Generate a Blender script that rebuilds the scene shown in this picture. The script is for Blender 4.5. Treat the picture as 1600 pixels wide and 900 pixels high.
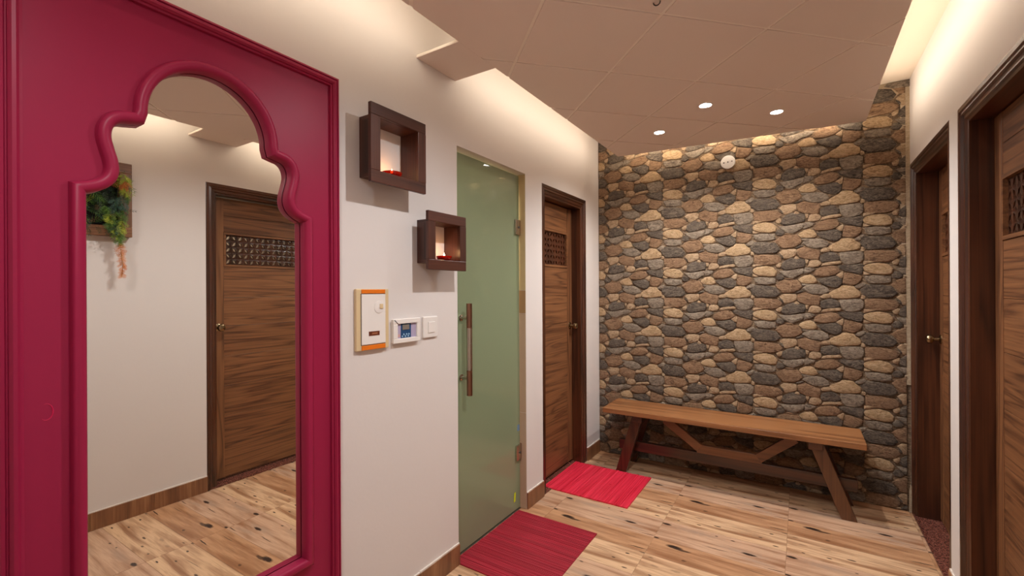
import bpy, bmesh, math, random
from mathutils import Vector, Matrix
from mathutils.geometry import tessellate_polygon
random.seed(7)
for o in list(bpy.data.objects): bpy.data.objects.remove(o)
SC = bpy.context.scene
COL = SC.collection

# ------------------------------------------------------------------ camera
CAM_H = 1.32
th, ro = .5683, .005
F = Vector((-math.sin(th), math.cos(th), 0)); R = Vector((math.cos(th), math.sin(th), 0)); Z = Vector((0, 0, 1))
c_, s_ = math.cos(ro), math.sin(ro)
RC = c_*R - s_*Z; UC = s_*R + c_*Z
cam_d = bpy.data.cameras.new('camera'); cam = bpy.data.objects.new('camera', cam_d); COL.objects.link(cam)
cam_d.sensor_width = 36; cam_d.lens = 707.8/1600*36; cam_d.shift_y = 3.67/1600
cam_d.clip_start = .02; cam_d.clip_end = 60
M3 = Matrix((RC, UC, -F)).transposed()
cam.matrix_world = Matrix.Translation((0, 0, CAM_H)) @ M3.to_4x4()
SC.camera = cam

# ------------------------------------------------------------------ world, exposure
w = bpy.data.worlds.new('world'); SC.world = w; w.use_nodes = True
w.node_tree.nodes['Background'].inputs[0].default_value = (.9, .85, .8, 1)
w.node_tree.nodes['Background'].inputs[1].default_value = .05
SC.view_settings.view_transform = 'Standard'; SC.view_settings.look = 'None'
SC.view_settings.gamma = 1; SC.view_settings.use_curve_mapping = False
SC.view_settings.exposure = 0.14

# room numbers (metres): x across the corridor, y along it, z up
A, B, D = -1.4007, .5434, 3.522
YB = -1.5
ZC, ZU = 2.3294, 2.5553
CL, CR = -1.166, .332
WT = .14                                     # wall thickness
WARM = (1.0, .85, .67); COOL = (.86, .92, 1.0)

# ------------------------------------------------------------------ lights
def area(name, loc, size, size_y, power, color, rot, spread=math.pi):
    l = bpy.data.lights.new(name, 'AREA'); l.shape = 'RECTANGLE'; l.size = size; l.size_y = size_y
    l.energy = power; l.color = color; l.spread = spread
    o = bpy.data.objects.new(name, l); COL.objects.link(o); o.location = loc; o.rotation_euler = rot
    return o
COVE = 1.4                                   # W per metre of LED strip
zs = ZC + .06
def cove_left(y0, y1):                       # strip on the edge of the lowered ceiling, washing the left wall
    area('cove_light', (CL-.012, (y0+y1)/2, zs), .02, y1-y0, COVE*(y1-y0), WARM, (0, math.radians(98), 0))
def cove_right(y0, y1):
    area('cove_light', (CR+.012, (y0+y1)/2, zs), .02, y1-y0, 1.35*COVE*(y1-y0), WARM, (0, -math.radians(98), 0))
cove_left(-1.3, 1.40); cove_left(1.73, 3.34)
cove_right(-1.3, 1.30); cove_right(1.67, 3.42)
area('cove_light', (-.417, 3.412, zs), 1.42, .02, COVE*2.0*1.4, WARM, (math.radians(88), 0, math.radians(4.6)))
DOWN = 45
def spot(x, y, power, color, ang=142):
    l = bpy.data.lights.new('downlight_beam', 'SPOT'); l.energy = power; l.color = color
    l.spot_size = math.radians(ang); l.spot_blend = 1.0 if y > 2 else .8; l.shadow_soft_size = .022
    o = bpy.data.objects.new('downlight_beam', l); COL.objects.link(o); o.location = (x, y, ZC-.02)
LIGHTS = [(-.438, 2.662, (.80, .90, 1.0), .8), (-.114, 2.986, (1.0, .93, .85), 1.1), (-.763, 2.958, (1.0, .93, .85), 1.1),
          (-.425, 1.381, (.96, .95, .95), .95), (-.425, .109, (.96, .95, .95), .85)]  # last entry: unseen downlight added behind the viewpoint for more light
for x, y, cc, k in LIGHTS: spot(x, y, DOWN*k, cc, 150 if y > 2 else 164)

# ------------------------------------------------------------------ helpers
WLOC = {}
def tag(o, label=None, cat=None, group=None, kind=None):
    if label: o['label'] = label
    if cat: o['category'] = cat
    if group: o['group'] = group
    if kind: o['kind'] = kind
    return o
def empty(name, loc, label=None, cat=None, group=None, kind=None):
    o = bpy.data.objects.new(name, None); COL.objects.link(o); o.location = loc; o.empty_display_size = .1
    WLOC[o.name] = Vector(loc); return tag(o, label, cat, group, kind)
def place(o, wloc, parent=None):
    wloc = Vector(wloc); WLOC[o.name] = wloc
    if parent: o.parent = parent; o.location = wloc - WLOC[parent.name]
    else: o.location = wloc
    return o
class MB:
    def __init__(s): s.v = []; s.f = []; s.m = []; s.uv = None
    def add(s, vs, fs, mi=0):
        b = len(s.v); s.v += [Vector(v) for v in vs]; s.f += [tuple(b+i for i in f) for f in fs]; s.m += [mi]*len(fs); return s
    def box(s, x0, x1, y0, y1, z0, z1, mi=0):
        x0, x1 = min(x0, x1), max(x0, x1); y0, y1 = min(y0, y1), max(y0, y1); z0, z1 = min(z0, z1), max(z0, z1)
        return s.add([(x0,y0,z0),(x1,y0,z0),(x1,y1,z0),(x0,y1,z0),(x0,y0,z1),(x1,y0,z1),(x1,y1,z1),(x0,y1,z1)],
                     [(0,3,2,1),(4,5,6,7),(0,1,5,4),(1,2,6,5),(2,3,7,6),(3,0,4,7)], mi)
    def prism(s, pts, dvec, mi=0):           # polygon pts (3D) extruded by dvec
        n = len(pts); p = [Vector(q) for q in pts]; d = Vector(dvec)
        fs = [tuple(range(n))[::-1], tuple(range(n, 2*n))] + [(i, (i+1) % n, n+(i+1) % n, n+i) for i in range(n)]
        return s.add(p+[q+d for q in p], fs, mi)
    def lathe(s, base, axis, prof, n=20, mi=0):   # prof: (distance along axis, radius)
        axis = Vector(axis).normalized(); u = axis.orthogonal().normalized(); v = axis.cross(u); base = Vector(base)
        vs = []; fs = []
        for (h, r) in prof:
            for k in range(n):
                a = 2*math.pi*k/n; vs.append(base+axis*h+(u*math.cos(a)+v*math.sin(a))*max(r, 1e-4))
        for i in range(len(prof)-1):
            for k in range(n):
                fs.append((i*n+k, i*n+(k+1) % n, (i+1)*n+(k+1) % n, (i+1)*n+k))
        fs.append(tuple(range(n))[::-1]); fs.append(tuple((len(prof)-1)*n+k for k in range(n)))
        return s.add(vs, fs, mi)
    def tube(s, pts, r, n=8, mi=0):
        pts = [Vector(p) for p in pts]; vs = []; fs = []
        for i, p in enumerate(pts):
            t = (pts[min(i+1, len(pts)-1)]-pts[max(i-1, 0)]).normalized()
            u = t.cross(Vector((.13, .27, .95))).normalized(); v = t.cross(u)
            rr = r[i] if isinstance(r, (list, tuple)) else r
            for k in range(n):
                a = 2*math.pi*k/n; vs.append(p+(u*math.cos(a)+v*math.sin(a))*rr)
        for i in range(len(pts)-1):
            for k in range(n): fs.append((i*n+k, i*n+(k+1) % n, (i+1)*n+(k+1) % n, (i+1)*n+k))
        fs.append(tuple(range(n))[::-1]); fs.append(tuple((len(pts)-1)*n+k for k in range(n)))
        return s.add(vs, fs, mi)
    def build(s, name, mats, parent=None, bevel=0, smooth=False, origin=None, kind=None, label=None, cat=None, group=None, fixn=True):
        lo = Vector([min(v[i] for v in s.v) for i in range(3)]); hi = Vector([max(v[i] for v in s.v) for i in range(3)])
        org = Vector(origin) if origin is not None else (lo+hi)/2
        me = bpy.data.meshes.new(name); me.from_pydata([v-org for v in s.v], [], s.f)
        if not isinstance(mats, (list, tuple)): mats = [mats]
        for m in mats: me.materials.append(m)
        for p, mi in zip(me.polygons, s.m): p.material_index = mi
        if fixn:
            bm = bmesh.new(); bm.from_mesh(me); bmesh.ops.recalc_face_normals(bm, faces=bm.faces); bm.to_mesh(me); bm.free()
        if smooth:
            for p in me.polygons: p.use_smooth = True
        me.update()
        o = bpy.data.objects.new(name, me); COL.objects.link(o); place(o, org, parent)
        if smooth: 
            try: me.set_sharp_from_angle(angle=math.radians(38))
            except Exception: pass
        if bevel:
            b = o.modifiers.new('bevel', 'BEVEL'); b.width = bevel; b.segments = 2; b.limit_method = 'ANGLE'; b.angle_limit = math.radians(40)
        return tag(o, label, cat, group, kind)
def lin(c):
    return tuple((v/255/12.92 if v/255 <= .04045 else ((v/255+.055)/1.055)**2.4) for v in c)+(1,)

# ------------------------------------------------------------------ materials
class NT:
    def __init__(s, name):
        s.m = bpy.data.materials.new(name); s.m.use_nodes = True; s.t = s.m.node_tree; s.b = s.t.nodes['Principled BSDF']
    def n(s, typ, ins=None, **kw):
        nd = s.t.nodes.new(typ)
        for k, v in kw.items(): setattr(nd, k, v)
        for k, v in (ins or {}).items(): s.set(nd.inputs[k], v)
        return nd
    def set(s, sock, v):
        if isinstance(v, bpy.types.NodeSocket): s.t.links.new(v, sock)
        else: sock.default_value = v
    def math(s, op, a, b=0, c=0, clamp=False):
        nd = s.t.nodes.new('ShaderNodeMath'); nd.operation = op; nd.use_clamp = clamp
        s.set(nd.inputs[0], a); s.set(nd.inputs[1], b); s.set(nd.inputs[2], c); return nd.outputs[0]
    def mix(s, f, a, b, bt='MIX'):
        nd = s.t.nodes.new('ShaderNodeMix'); nd.data_type = 'RGBA'; nd.blend_type = bt
        s.set(nd.inputs[0], f); s.set(nd.inputs[6], a); s.set(nd.inputs[7], b); return nd.outputs[2]
    def ramp(s, f, stops, interp='LINEAR'):
        nd = s.t.nodes.new('ShaderNodeValToRGB'); s.set(nd.inputs[0], f); cr = nd.color_ramp; cr.interpolation = interp
        while len(cr.elements) < len(stops): cr.elements.new(.5)
        for e, (p, c) in zip(cr.elements, stops): e.position = p; e.color = c
        return nd.outputs[0]
    def noise(s, vec, scale, detail=4, rough=.55, dist=0):
        nd = s.n('ShaderNodeTexNoise', {'Scale': scale, 'Detail': detail, 'Roughness': rough, 'Distortion': dist})
        if vec is not None: s.set(nd.inputs['Vector'], vec)
        return nd.outputs[0]
    def mapping(s, vec, loc=(0,0,0), sc=(1,1,1), rot=(0,0,0)):
        return s.n('ShaderNodeMapping', {'Vector': vec, 'Location': loc, 'Scale': sc, 'Rotation': rot}).outputs[0]
    def bump(s, h, strength, dist):
        s.set(s.b.inputs['Normal'], s.n('ShaderNodeBump', {'Height': h, 'Strength': strength, 'Distance': dist}).outputs[0])
    def P(s, **kw):
        nm = {'col': 'Base Color', 'rough': 'Roughness', 'metal': 'Metallic', 'spec': 'Specular IOR Level', 'coat': 'Coat Weight',
              'coatr': 'Coat Roughness', 'trans': 'Transmission Weight', 'emit': 'Emission Color', 'emits': 'Emission Strength', 'sss': 'Subsurface Weight', 'ior': 'IOR', 'alpha': 'Alpha'}
        for k, v in kw.items(): s.set(s.b.inputs[nm[k]], v)
        return s.m
def plain(name, c, rough=.5, **kw):
    t = NT(name); return t.P(col=lin(c), rough=rough, **kw)
def paint(name, c, rough=.7, bump=.15):
    t = NT(name); g = t.n('ShaderNodeNewGeometry').outputs['Position']
    n1 = t.noise(g, 2.2, 3); n2 = t.noise(g, 60, 3)
    col = t.mix(t.math('MULTIPLY', n1, .25), lin(c), lin(tuple(v*.93 for v in c)))
    t.bump(n2, bump, .002); return t.P(col=col, rough=rough)
M = {}
M['wall'] = paint('wall_paint', (222, 215, 211), .62)
M['ceil'] = paint('ceiling_paint', (238, 224, 214), .8, .08)
M['upceil'] = paint('upper_ceiling_paint', (235, 222, 205), .8)
M['white'] = plain('white_plastic', (232, 226, 220), .3)
M['caulk'] = paint('caulk', (225, 215, 205), .6, .6)
def wood(name, c_dark, c_mid, c_light, axis, rough=.4, rings=7, fine=1.0, coat=0, sc=1.0):
    t = NT(name)
    oc = t.n('ShaderNodeTexCoord').outputs['Object']; rnd = t.n('ShaderNodeObjectInfo').outputs['Random']
    off = t.n('ShaderNodeCombineXYZ', {'X': t.math('MULTIPLY', rnd, 37), 'Y': t.math('MULTIPLY', rnd, 91), 'Z': t.math('MULTIPLY', rnd, 53)}).outputs[0]
    v = t.n('ShaderNodeVectorMath', {0: oc, 1: off}, operation='ADD').outputs[0]
    a = {'X': 0, 'Y': 1, 'Z': 2}[axis]
    s1 = [13*sc]*3; s1[a] = .8*sc; s2 = [170*sc]*3; s2[a] = 2.2*sc
    base = t.noise(t.mapping(v, sc=s1), 1.0, 2, .5, .3)
    ring = t.math('FRACT', t.math('MULTIPLY', base, rings*.9))
    ring = t.math('ABSOLUTE', t.math('MULTIPLY_ADD', ring, 2, -1))
    ring = t.math('POWER', ring, 2.2)
    fi = t.noise(t.mapping(v, sc=s2), 1.0, 3, .6)
    f = t.math('ADD', t.math('MULTIPLY', ring, .38), t.math('MULTIPLY', fi, .75*fine), clamp=True)
    f = t.math('ADD', f, t.math('MULTIPLY_ADD', rnd, .16, -.12))
    col = t.ramp(f, [(.12, lin(c_light)), (.42, lin(c_mid)), (.85, lin(c_dark))])
    t.bump(f, .12, -.002)
    return t.P(col=col, rough=rough, coat=coat, coatr=.15)
LD, LM, LL = (72, 42, 25), (122, 80, 50), (146, 99, 63)
for ax in 'XYZ':
    M['door'+ax] = wood('walnut_laminate_'+ax.lower(), LD, LM, LL, ax, .42, 8)
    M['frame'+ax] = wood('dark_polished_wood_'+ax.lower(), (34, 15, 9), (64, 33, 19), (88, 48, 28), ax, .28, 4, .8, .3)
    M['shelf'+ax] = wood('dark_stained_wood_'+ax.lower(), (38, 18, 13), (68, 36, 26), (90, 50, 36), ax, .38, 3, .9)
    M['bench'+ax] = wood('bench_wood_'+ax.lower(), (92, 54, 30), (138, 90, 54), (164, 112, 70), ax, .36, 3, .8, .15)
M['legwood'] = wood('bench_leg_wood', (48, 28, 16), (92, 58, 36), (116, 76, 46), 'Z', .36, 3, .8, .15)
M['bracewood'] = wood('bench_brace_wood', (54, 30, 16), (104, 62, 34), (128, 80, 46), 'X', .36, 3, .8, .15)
M['mirror'] = plain('mirror_glass', (238, 236, 230), .0, metal=1.0)
t = NT('raspberry_lacquer'); g = t.n('ShaderNodeNewGeometry').outputs['Position']
M['pink'] = t.P(col=t.mix(t.noise(g, 3, 3), lin((156, 34, 70)), lin((148, 31, 66))), rough=.40, spec=.2, coat=0)
M['pink_mark'] = plain('pink_scratch', (205, 20, 80), .4)
M['steel'] = plain('brushed_steel', (190, 180, 165), .25, metal=1.0)
M['bronze'] = plain('bronze_steel', (150, 112, 92), .3, metal=1.0)
M['brass'] = plain('antique_brass', (150, 130, 100), .25, metal=1.0)
M['black'] = plain('black_gap', (14, 10, 9), .8)
M['cream'] = plain('cream_plastic', (214, 190, 148), .45)
M['orange'] = plain('orange_plastic', (226, 118, 22), .4)
M['smoked'] = plain('smoked_window', (105, 52, 34), .2)
M['lever'] = plain('brown_lever', (150, 92, 62), .4)
M['lcd'] = plain('lcd_grey', (128, 120, 112), .2)
M['navy'] = plain('navy_print', (28, 70, 112), .4)
M['lilac'] = plain('lilac_print', (176, 164, 190), .4)
M['icon'] = plain('pale_icon_print', (150, 180, 206), .4)
M['salmon'] = plain('salmon_print', (205, 160, 155), .4)
M['dgrey'] = plain('dark_grey', (70, 62, 58), .5)
M['yellow'] = plain('yellow_sticker', (214, 224, 30), .5)
M['bluefilm'] = plain('blue_film', (110, 140, 170), .5)
def mk_granite():
    t = NT('red_granite'); g = t.n('ShaderNodeNewGeometry').outputs['Position']
    v = t.n('ShaderNodeTexVoronoi', {'Vector': g, 'Scale': 260}).outputs['Color']
    f = t.n('ShaderNodeSeparateColor', {0: v}).outputs[0]
    return t.P(col=t.ramp(f, [(0, lin((52, 26, 22))), (.5, lin((104, 58, 48))), (1, lin((140, 92, 78)))]), rough=.25)
M['granite'] = mk_granite()
def mk_tile_floor():
    t = NT('wood_print_tile')
    uv = t.n('ShaderNodeTexCoord').outputs['UV']; sx = t.n('ShaderNodeSeparateXYZ', {0: uv}); U, V = sx.outputs[0], sx.outputs[1]
    wob = t.math('MULTIPLY_ADD', t.noise(t.mapping(uv, sc=(3, 5, 1)), 1, 3), .05, -.025)
    Vw = t.math('ADD', V, wob)
    band = t.ramp(V, [(0, lin((206, 168, 138))), (.372, lin((196, 150, 112))), (.655, lin((220, 182, 144)))], 'CONSTANT')
    # slow streaks and fine grain along u
    st = t.noise(t.mapping(uv, sc=(1.3, 13, 1)), 1, 4, .55, .5)
    fi = t.noise(t.mapping(uv, sc=(4, 90, 1)), 1, 4, .65)
    col = t.mix(t.ramp(st, [(.44, (0,0,0,1)), (.66, (.85,.85,.85,1))]), band, lin((142, 94, 62)))
    col = t.mix(t.ramp(fi, [(.45, (0,0,0,1)), (.8, (.5,.5,.5,1))]), col, lin((126, 84, 56)))
    # printed knots, cracks and grey smudges: fixed places on every tile
    grey = [(.70, .20, .26, .045), (.30, .08, .25, .05), (.78, .30, .2, .03)]
    for (a, b, ra, rb) in grey:
        d = t.math('SQRT', t.math('ADD', t.math('POWER', t.math('DIVIDE', t.math('SUBTRACT', U, a), ra), 2), t.math('POWER', t.math('DIVIDE', t.math('SUBTRACT', Vw, b), rb), 2)))
        col = t.mix(t.n('ShaderNodeMapRange', {0: d, 1: 1.0, 2: .2, 3: 0.0, 4: .55}).outputs[0], col, lin((158, 134, 116)))
    spots = [(.19, .435, .06, .022, 1), (.26, .455, .06, .014, .7), (.04, .065, .04, .016, .9), (.74, .215, .05, .015, 1), (.02, .365, .022, .010, .9),
             (.47, .055, .012, .006, .8), (.60, .06, .016, .006, .8), (.50, .27, .09, .004, .7), (.30, .60, .018, .012, .6), (.93, .60, .07, .005, .9),
             (.985, .66, .03, .006, .7), (.88, .735, .016, .008, .9), (.80, .86, .014, .008, .8), (.45, .86, .03, .008, .8), (.93, .34, .06, .004, .8),
             (.30, .92, .018, .007, .8), (.12, .94, .012, .007, .8), (.92, .955, .02, .006, .9), (.66, .80, .10, .003, .5), (.12, .80, .03, .01, .25), (.28, .78, .035, .014, .3), (.06, .70, .02, .005, .6), (.80, .45, .08, .004, .5)]
    nz = t.noise(t.mapping(uv, sc=(30, 90, 1)), 1, 2)
    for (a, b, ra, rb, k) in spots:
        d = t.math('SQRT', t.math('ADD', t.math('POWER', t.math('DIVIDE', t.math('SUBTRACT', U, a), ra), 2), t.math('POWER', t.math('DIVIDE', t.math('SUBTRACT', Vw, b), rb), 2)))
        d = t.math('ADD', d, t.math('MULTIPLY_ADD', nz, .9, -.45))
        col = t.mix(t.n('ShaderNodeMapRange', {0: d, 1: 1.35, 2: .75, 3: 0.0, 4: min(1, k*1.1)}).outputs[0], col, lin((50, 36, 30)))
    # board joints of the print
    for b in (.372, .655):
        d = t.math('ABSOLUTE', t.math('SUBTRACT', V, b))
        col = t.mix(t.math('MULTIPLY', t.math('LESS_THAN', d, .0022), .55), col, lin((96, 62, 42)))
    t.bump(fi, .05, -.002)
    return t.P(col=col, rough=.34)
M['floor'] = mk_tile_floor()
def mk_base():
    t = NT('baseboard_tile_print'); oc = t.n('ShaderNodeTexCoord').outputs['Object']; rnd = t.n('ShaderNodeObjectInfo').outputs['Random']
    off = t.n('ShaderNodeCombineXYZ', {'X': t.math('MULTIPLY', rnd, 37), 'Y': t.math('MULTIPLY', rnd, 91), 'Z': 0}).outputs[0]
    v = t.n('ShaderNodeVectorMath', {0: oc, 1: off}, operation='ADD').outputs[0]
    a = t.noise(t.mapping(v, sc=(14, 14, 1.5)), 1, 3, .6, .3); b = t.noise(t.mapping(v, sc=(150, 150, 6)), 1, 3)
    f = t.math('ADD', t.math('MULTIPLY', a, .8), t.math('MULTIPLY', b, .3))
    return t.P(col=t.ramp(f, [(.35, lin((168, 122, 86))), (.55, lin((134, 90, 60))), (.78, lin((84, 52, 36)))]), rough=.4)
M['basetile'] = mk_base()
M['grout'] = plain('grout', (158, 122, 94), .8)
def mk_stone(name, cd, cm, cl, cre):
    t = NT(name); oc = t.n('ShaderNodeTexCoord').outputs['Object']; rnd = t.n('ShaderNodeObjectInfo').outputs['Random']
    g = t.n('ShaderNodeNewGeometry').outputs['Position']
    off = t.n('ShaderNodeCombineXYZ', {'X': t.math('MULTIPLY', rnd, 9), 'Y': t.math('MULTIPLY', rnd, 5), 'Z': t.math('MULTIPLY', rnd, 7)}).outputs[0]
    v = t.n('ShaderNodeVectorMath', {0: oc, 1: off}, operation='ADD').outputs[0]
    a = t.noise(t.mapping(v, sc=(26, 26, 62)), 1, 8, .78, 1.6)
    b = t.noise(t.mapping(v, sc=(80, 80, 260), rot=(0, .12, 0)), 1, 5, .8, .8)
    f = t.math('ADD', t.math('MULTIPLY', a, .65), t.math('MULTIPLY', b, .45))
    col = t.ramp(f, [(.455, lin(cd)), (.54, lin(cm)), (.625, lin(cl))])
    cr = t.ramp(b, [(.56, (0,0,0,1)), (.66, (.5,.5,.5,1))]); col = t.mix(cr, col, lin(cre))
    t.bump(t.math('ADD', t.math('MULTIPLY', a, .6), b), 1.0, .016)
    return t.P(col=col, rough=.62, spec=.35)
STONE = [mk_stone('tan_stone', (160, 124, 88), (206, 170, 128), (228, 198, 160), (126, 94, 68)),
         mk_stone('brown_stone', (104, 76, 54), (156, 120, 90), (190, 154, 120), (78, 54, 38)),
         mk_stone('grey_stone', (94, 80, 68), (152, 134, 116), (192, 174, 152), (66, 54, 46)),
         mk_stone('charcoal_stone', (60, 50, 42), (104, 90, 78), (152, 136, 118), (38, 30, 26)),
         mk_stone('beige_stone', (148, 114, 84), (198, 164, 128), (220, 192, 158), (116, 88, 64))]
M['mortar'] = mk_stone('stone_joint', (84, 64, 48), (134, 108, 84), (186, 158, 126), (60, 46, 36))
M['plaster'] = mk_stone('cream_plaster', (196, 170, 136), (216, 192, 160), (228, 208, 180), (180, 152, 116))
def mk_rubber(name, c1, c2, sc, chev=False):
    t = NT(name); g = t.n('ShaderNodeNewGeometry').outputs['Position']
    f = t.noise(t.mapping(g, sc=sc), 1, 2, .5)
    if chev:
        wv = t.n('ShaderNodeTexWave', {'Vector': t.mapping(g, rot=(0, 0, .78)), 'Scale': 48, 'Distortion': 0}, wave_type='BANDS').outputs['Fac']
        w2 = t.n('ShaderNodeTexWave', {'Vector': t.mapping(g, rot=(0, 0, -.78)), 'Scale': 48, 'Distortion': 0}, wave_type='BANDS').outputs['Fac']
        ww = t.math('MULTIPLY', wv, w2); f = t.math('ADD', t.math('MULTIPLY', f, .6), t.math('MULTIPLY', ww, .7))
    return t.P(col=t.ramp(f, [(.3, lin(c1)), (.72, lin(c2))]), rough=.5)
M['mat_dark'] = mk_rubber('crimson_woven_vinyl', (120, 8, 30), (196, 38, 62), (3, 40, 1), True)
M['mat_red'] = mk_rubber('red_ribbed_rubber', (196, 20, 48), (230, 48, 76), (45, 2, 1))
def mk_glass():
    t = NT('frosted_green_glass'); g = t.n('ShaderNodeNewGeometry').outputs['Position']
    t.P(col=lin((150, 166, 132)), rough=.42, coat=.8, coatr=.03, spec=.3, trans=.35)
    return t.m
M['glass'] = mk_glass()
M['clear'] = plain('red_candle_glass', (190, 30, 12), .05, trans=.55)
M['wax'] = plain('candle_wax', (230, 150, 90), .5)
M['flame'] = plain('candle_flame', (255, 190, 90), .5, emit=(1, .62, .25, 1), emits=22)
M['led'] = plain('downlight_lens', (255, 255, 255), .5, emit=(.9, .95, 1, 1), emits=45)
M['ledw'] = plain('downlight_lens_warm', (255, 255, 255), .5, emit=(1, .95, .86, 1), emits=30)
M['strip'] = plain('cove_strip', (255, 240, 210), .5, emit=(1, .86, .68, 1), emits=3)

# ------------------------------------------------------------------ structure
def wall_side(name, x0, x1, holes, ztop, label):         # holes: (y0,y1,z1) from the floor up
    m = MB(); y = YB
    for (a, b, z1) in sorted(holes):
        m.box(x0, x1, y, a, 0, ztop); m.box(x0, x1, a, b, z1, ztop); y = b
    m.box(x0, x1, y, D+.02, 0, ztop)
    return m.build(name, M['wall'], kind='structure', label=label, cat='wall')
G0, G1, GZ = 1.703, 2.347, 2.022         # glass door opening
L0, L1, LZ = 2.554, 3.258, 2.009         # wooden door, left wall
N0, N1, NZ = 1.438, 2.552, 2.050         # near wooden door, right wall
E0, E1, EZ = 2.677, 3.518, 2.050         # far wooden door, right wall
wall_side('wall_left', A-WT, A, [(G0, G1, GZ), (L0, L1, LZ)], ZU, 'off white painted left wall with two door openings')
wall_side('wall_right', B, B+WT, [(N0, N1, NZ), (E0, E1, EZ)], ZU, 'off white painted right wall with two door openings')
MB().box(A-WT, B+WT, YB-.1, YB, 0, ZU).build('wall_back', M['wall'], kind='structure', label='plain off white wall closing the passage behind', cat='wall')
MB().box(A-WT, B+WT, YB-.1, D+.15, ZU, ZU+.08).build('ceiling', M['upceil'], kind='structure', label='upper slab above the lowered ceiling, lit by the cove', cat='ceiling')
wf = MB().box(A-WT, B+WT, D, D+.15, 0, ZU).build('wall_far', M['mortar'], kind='structure', label='far wall clad in irregular tan, brown and grey stones', cat='wall')

# floor with tiles
fl = MB().box(A-WT-1.6, B+WT+1.6, YB-.1, D+.15, -.06, -.002).build('floor', M['grout'], kind='structure', label='floor of wood print tiles laid in a straight grid', cat='floor')
TX, TY = .599, .585
def tile_mesh(w0, w1, h0, h1):           # uv extents inside the tile, v down from the far edge
    g_ = .0008
    me = bpy.data.meshes.new('floor_tile')
    X0, X1, Y0, Y1 = w0*TX+g_, w1*TX-g_, -h1*TY+g_, -h0*TY-g_
    v = [(X0,Y0,0),(X1,Y0,0),(X1,Y1,0),(X0,Y1,0),(X0,Y0,-.002),(X1,Y0,-.002),(X1,Y1,-.002),(X0,Y1,-.002)]
    me.from_pydata(v, [], [(0,1,2,3),(0,4,5,1),(1,5,6,2),(2,6,7,3),(3,7,4,0)])
    uvl = me.uv_layers.new(name='UVMap')
    for p in me.polygons:
        for li in p.loop_indices:
            q = v[me.loops[li].vertex_index]; uvl.data[li].uv = (q[0]/TX, -q[1]/TY)
    me.materials.append(M['floor']); return me
cache = {}
for i in range(-3, 3):
    x0 = -.069+i*TX
    w0 = max(0, (A-.08-x0)/TX); w1 = min(1, (B-x0)/TX)
    if w1-w0 < .02: continue
    for j in range(-1, 9):
        y1 = 3.24-j*TY
        h0 = max(0, (y1-D)/TY); h1 = min(1, (y1-YB)/TY)
        if h1-h0 < .02: continue
        k = (round(w0, 4), round(w1, 4), round(h0, 4), round(h1, 4))
        if k not in cache: cache[k] = tile_mesh(*k)
        o = bpy.data.objects.new('floor_tile', cache[k]); COL.objects.link(o); place(o, (x0, y1, 0), fl)

# ------------------------------------------------------------------ lowered ceiling with diagonal panels
CN = 3.331; CF = 3.452
main_poly = [(CL, YB), (CR, YB), (CR, CF), (CL, CN)]
cd = MB()
cd.prism([(x, y, ZC+.004) for x, y in main_poly], (0, 0, .008))
cd.box(A, CL, 1.434, 1.695, ZC+.004, ZC+.012); cd.box(CR, B, 1.339, 1.635, ZC+.004, ZC+.012)
M['joint'] = paint('joint_filler', (250, 240, 228), .7, .08)
ceil = cd.build('ceiling_lowered', M['joint'], kind='structure', label='lowered beige ceiling of diagonal square panels with light coves along its edges', cat='ceiling')
def clip(poly, cl):                       # Sutherland-Hodgman, cl convex ccw
    out = poly
    for i in range(len(cl)):
        ax, ay = cl[i]; bx, by = cl[(i+1) % len(cl)]
        inp = out; out = []
        sd = lambda p: (bx-ax)*(p[1]-ay)-(by-ay)*(p[0]-ax)
        for k in range(len(inp)):
            p, q = inp[k], inp[(k+1) % len(inp)]; sp, sq = sd(p), sd(q)
            if sp >= 0: out.append(p)
            if sp*sq < 0:
                t_ = sp/(sp-sq); out.append((p[0]+(q[0]-p[0])*t_, p[1]+(q[1]-p[1])*t_))
        if not out: return []
    return out
def parea(p): return abs(sum(p[i][0]*p[(i+1) % len(p)][1]-p[(i+1) % len(p)][0]*p[i][1] for i in range(len(p))))/2
LS = .318; gr = .0095
for k in range(-4, 5):
    for m_ in range(-13, 6):
        if (k+m_) % 2 == 0: continue
        cx, cy = -.425+k*LS, 2.335+m_*LS; h = LS-gr
        p = clip([(cx+h, cy), (cx, cy+h), (cx-h, cy), (cx, cy-h)], main_poly)
        if len(p) < 3 or parea(p) < .0006: continue
        MB().prism([(x, y, ZC) for x, y in p], (0, 0, .0041)).build('ceiling_panel', M['ceil'], ceil)
for (x0, x1, y0, y1) in ((A, CL-.0005, 1.434, 1.695), (CR+.0005, B, 1.339, 1.635)):
    MB().box(x0, x1, y0, y1, ZC, ZC+.004).build('ceiling_panel', M['ceil'], ceil)
# cove strips lying on the lowered ceiling's edge
for (x0, x1, y0, y1) in ((CL+.005, CL+.017, -1.3, 1.40), (CL+.005, CL+.017, 1.73, 3.30), (CR-.017, CR-.005, -1.3, 1.30), (CR-.017, CR-.005, 1.67, 3.42)):
    MB().box(x0, x1, y0, y1, ZC+.012, ZC+.018).build('cove_strip', M['strip'], ceil)
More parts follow.
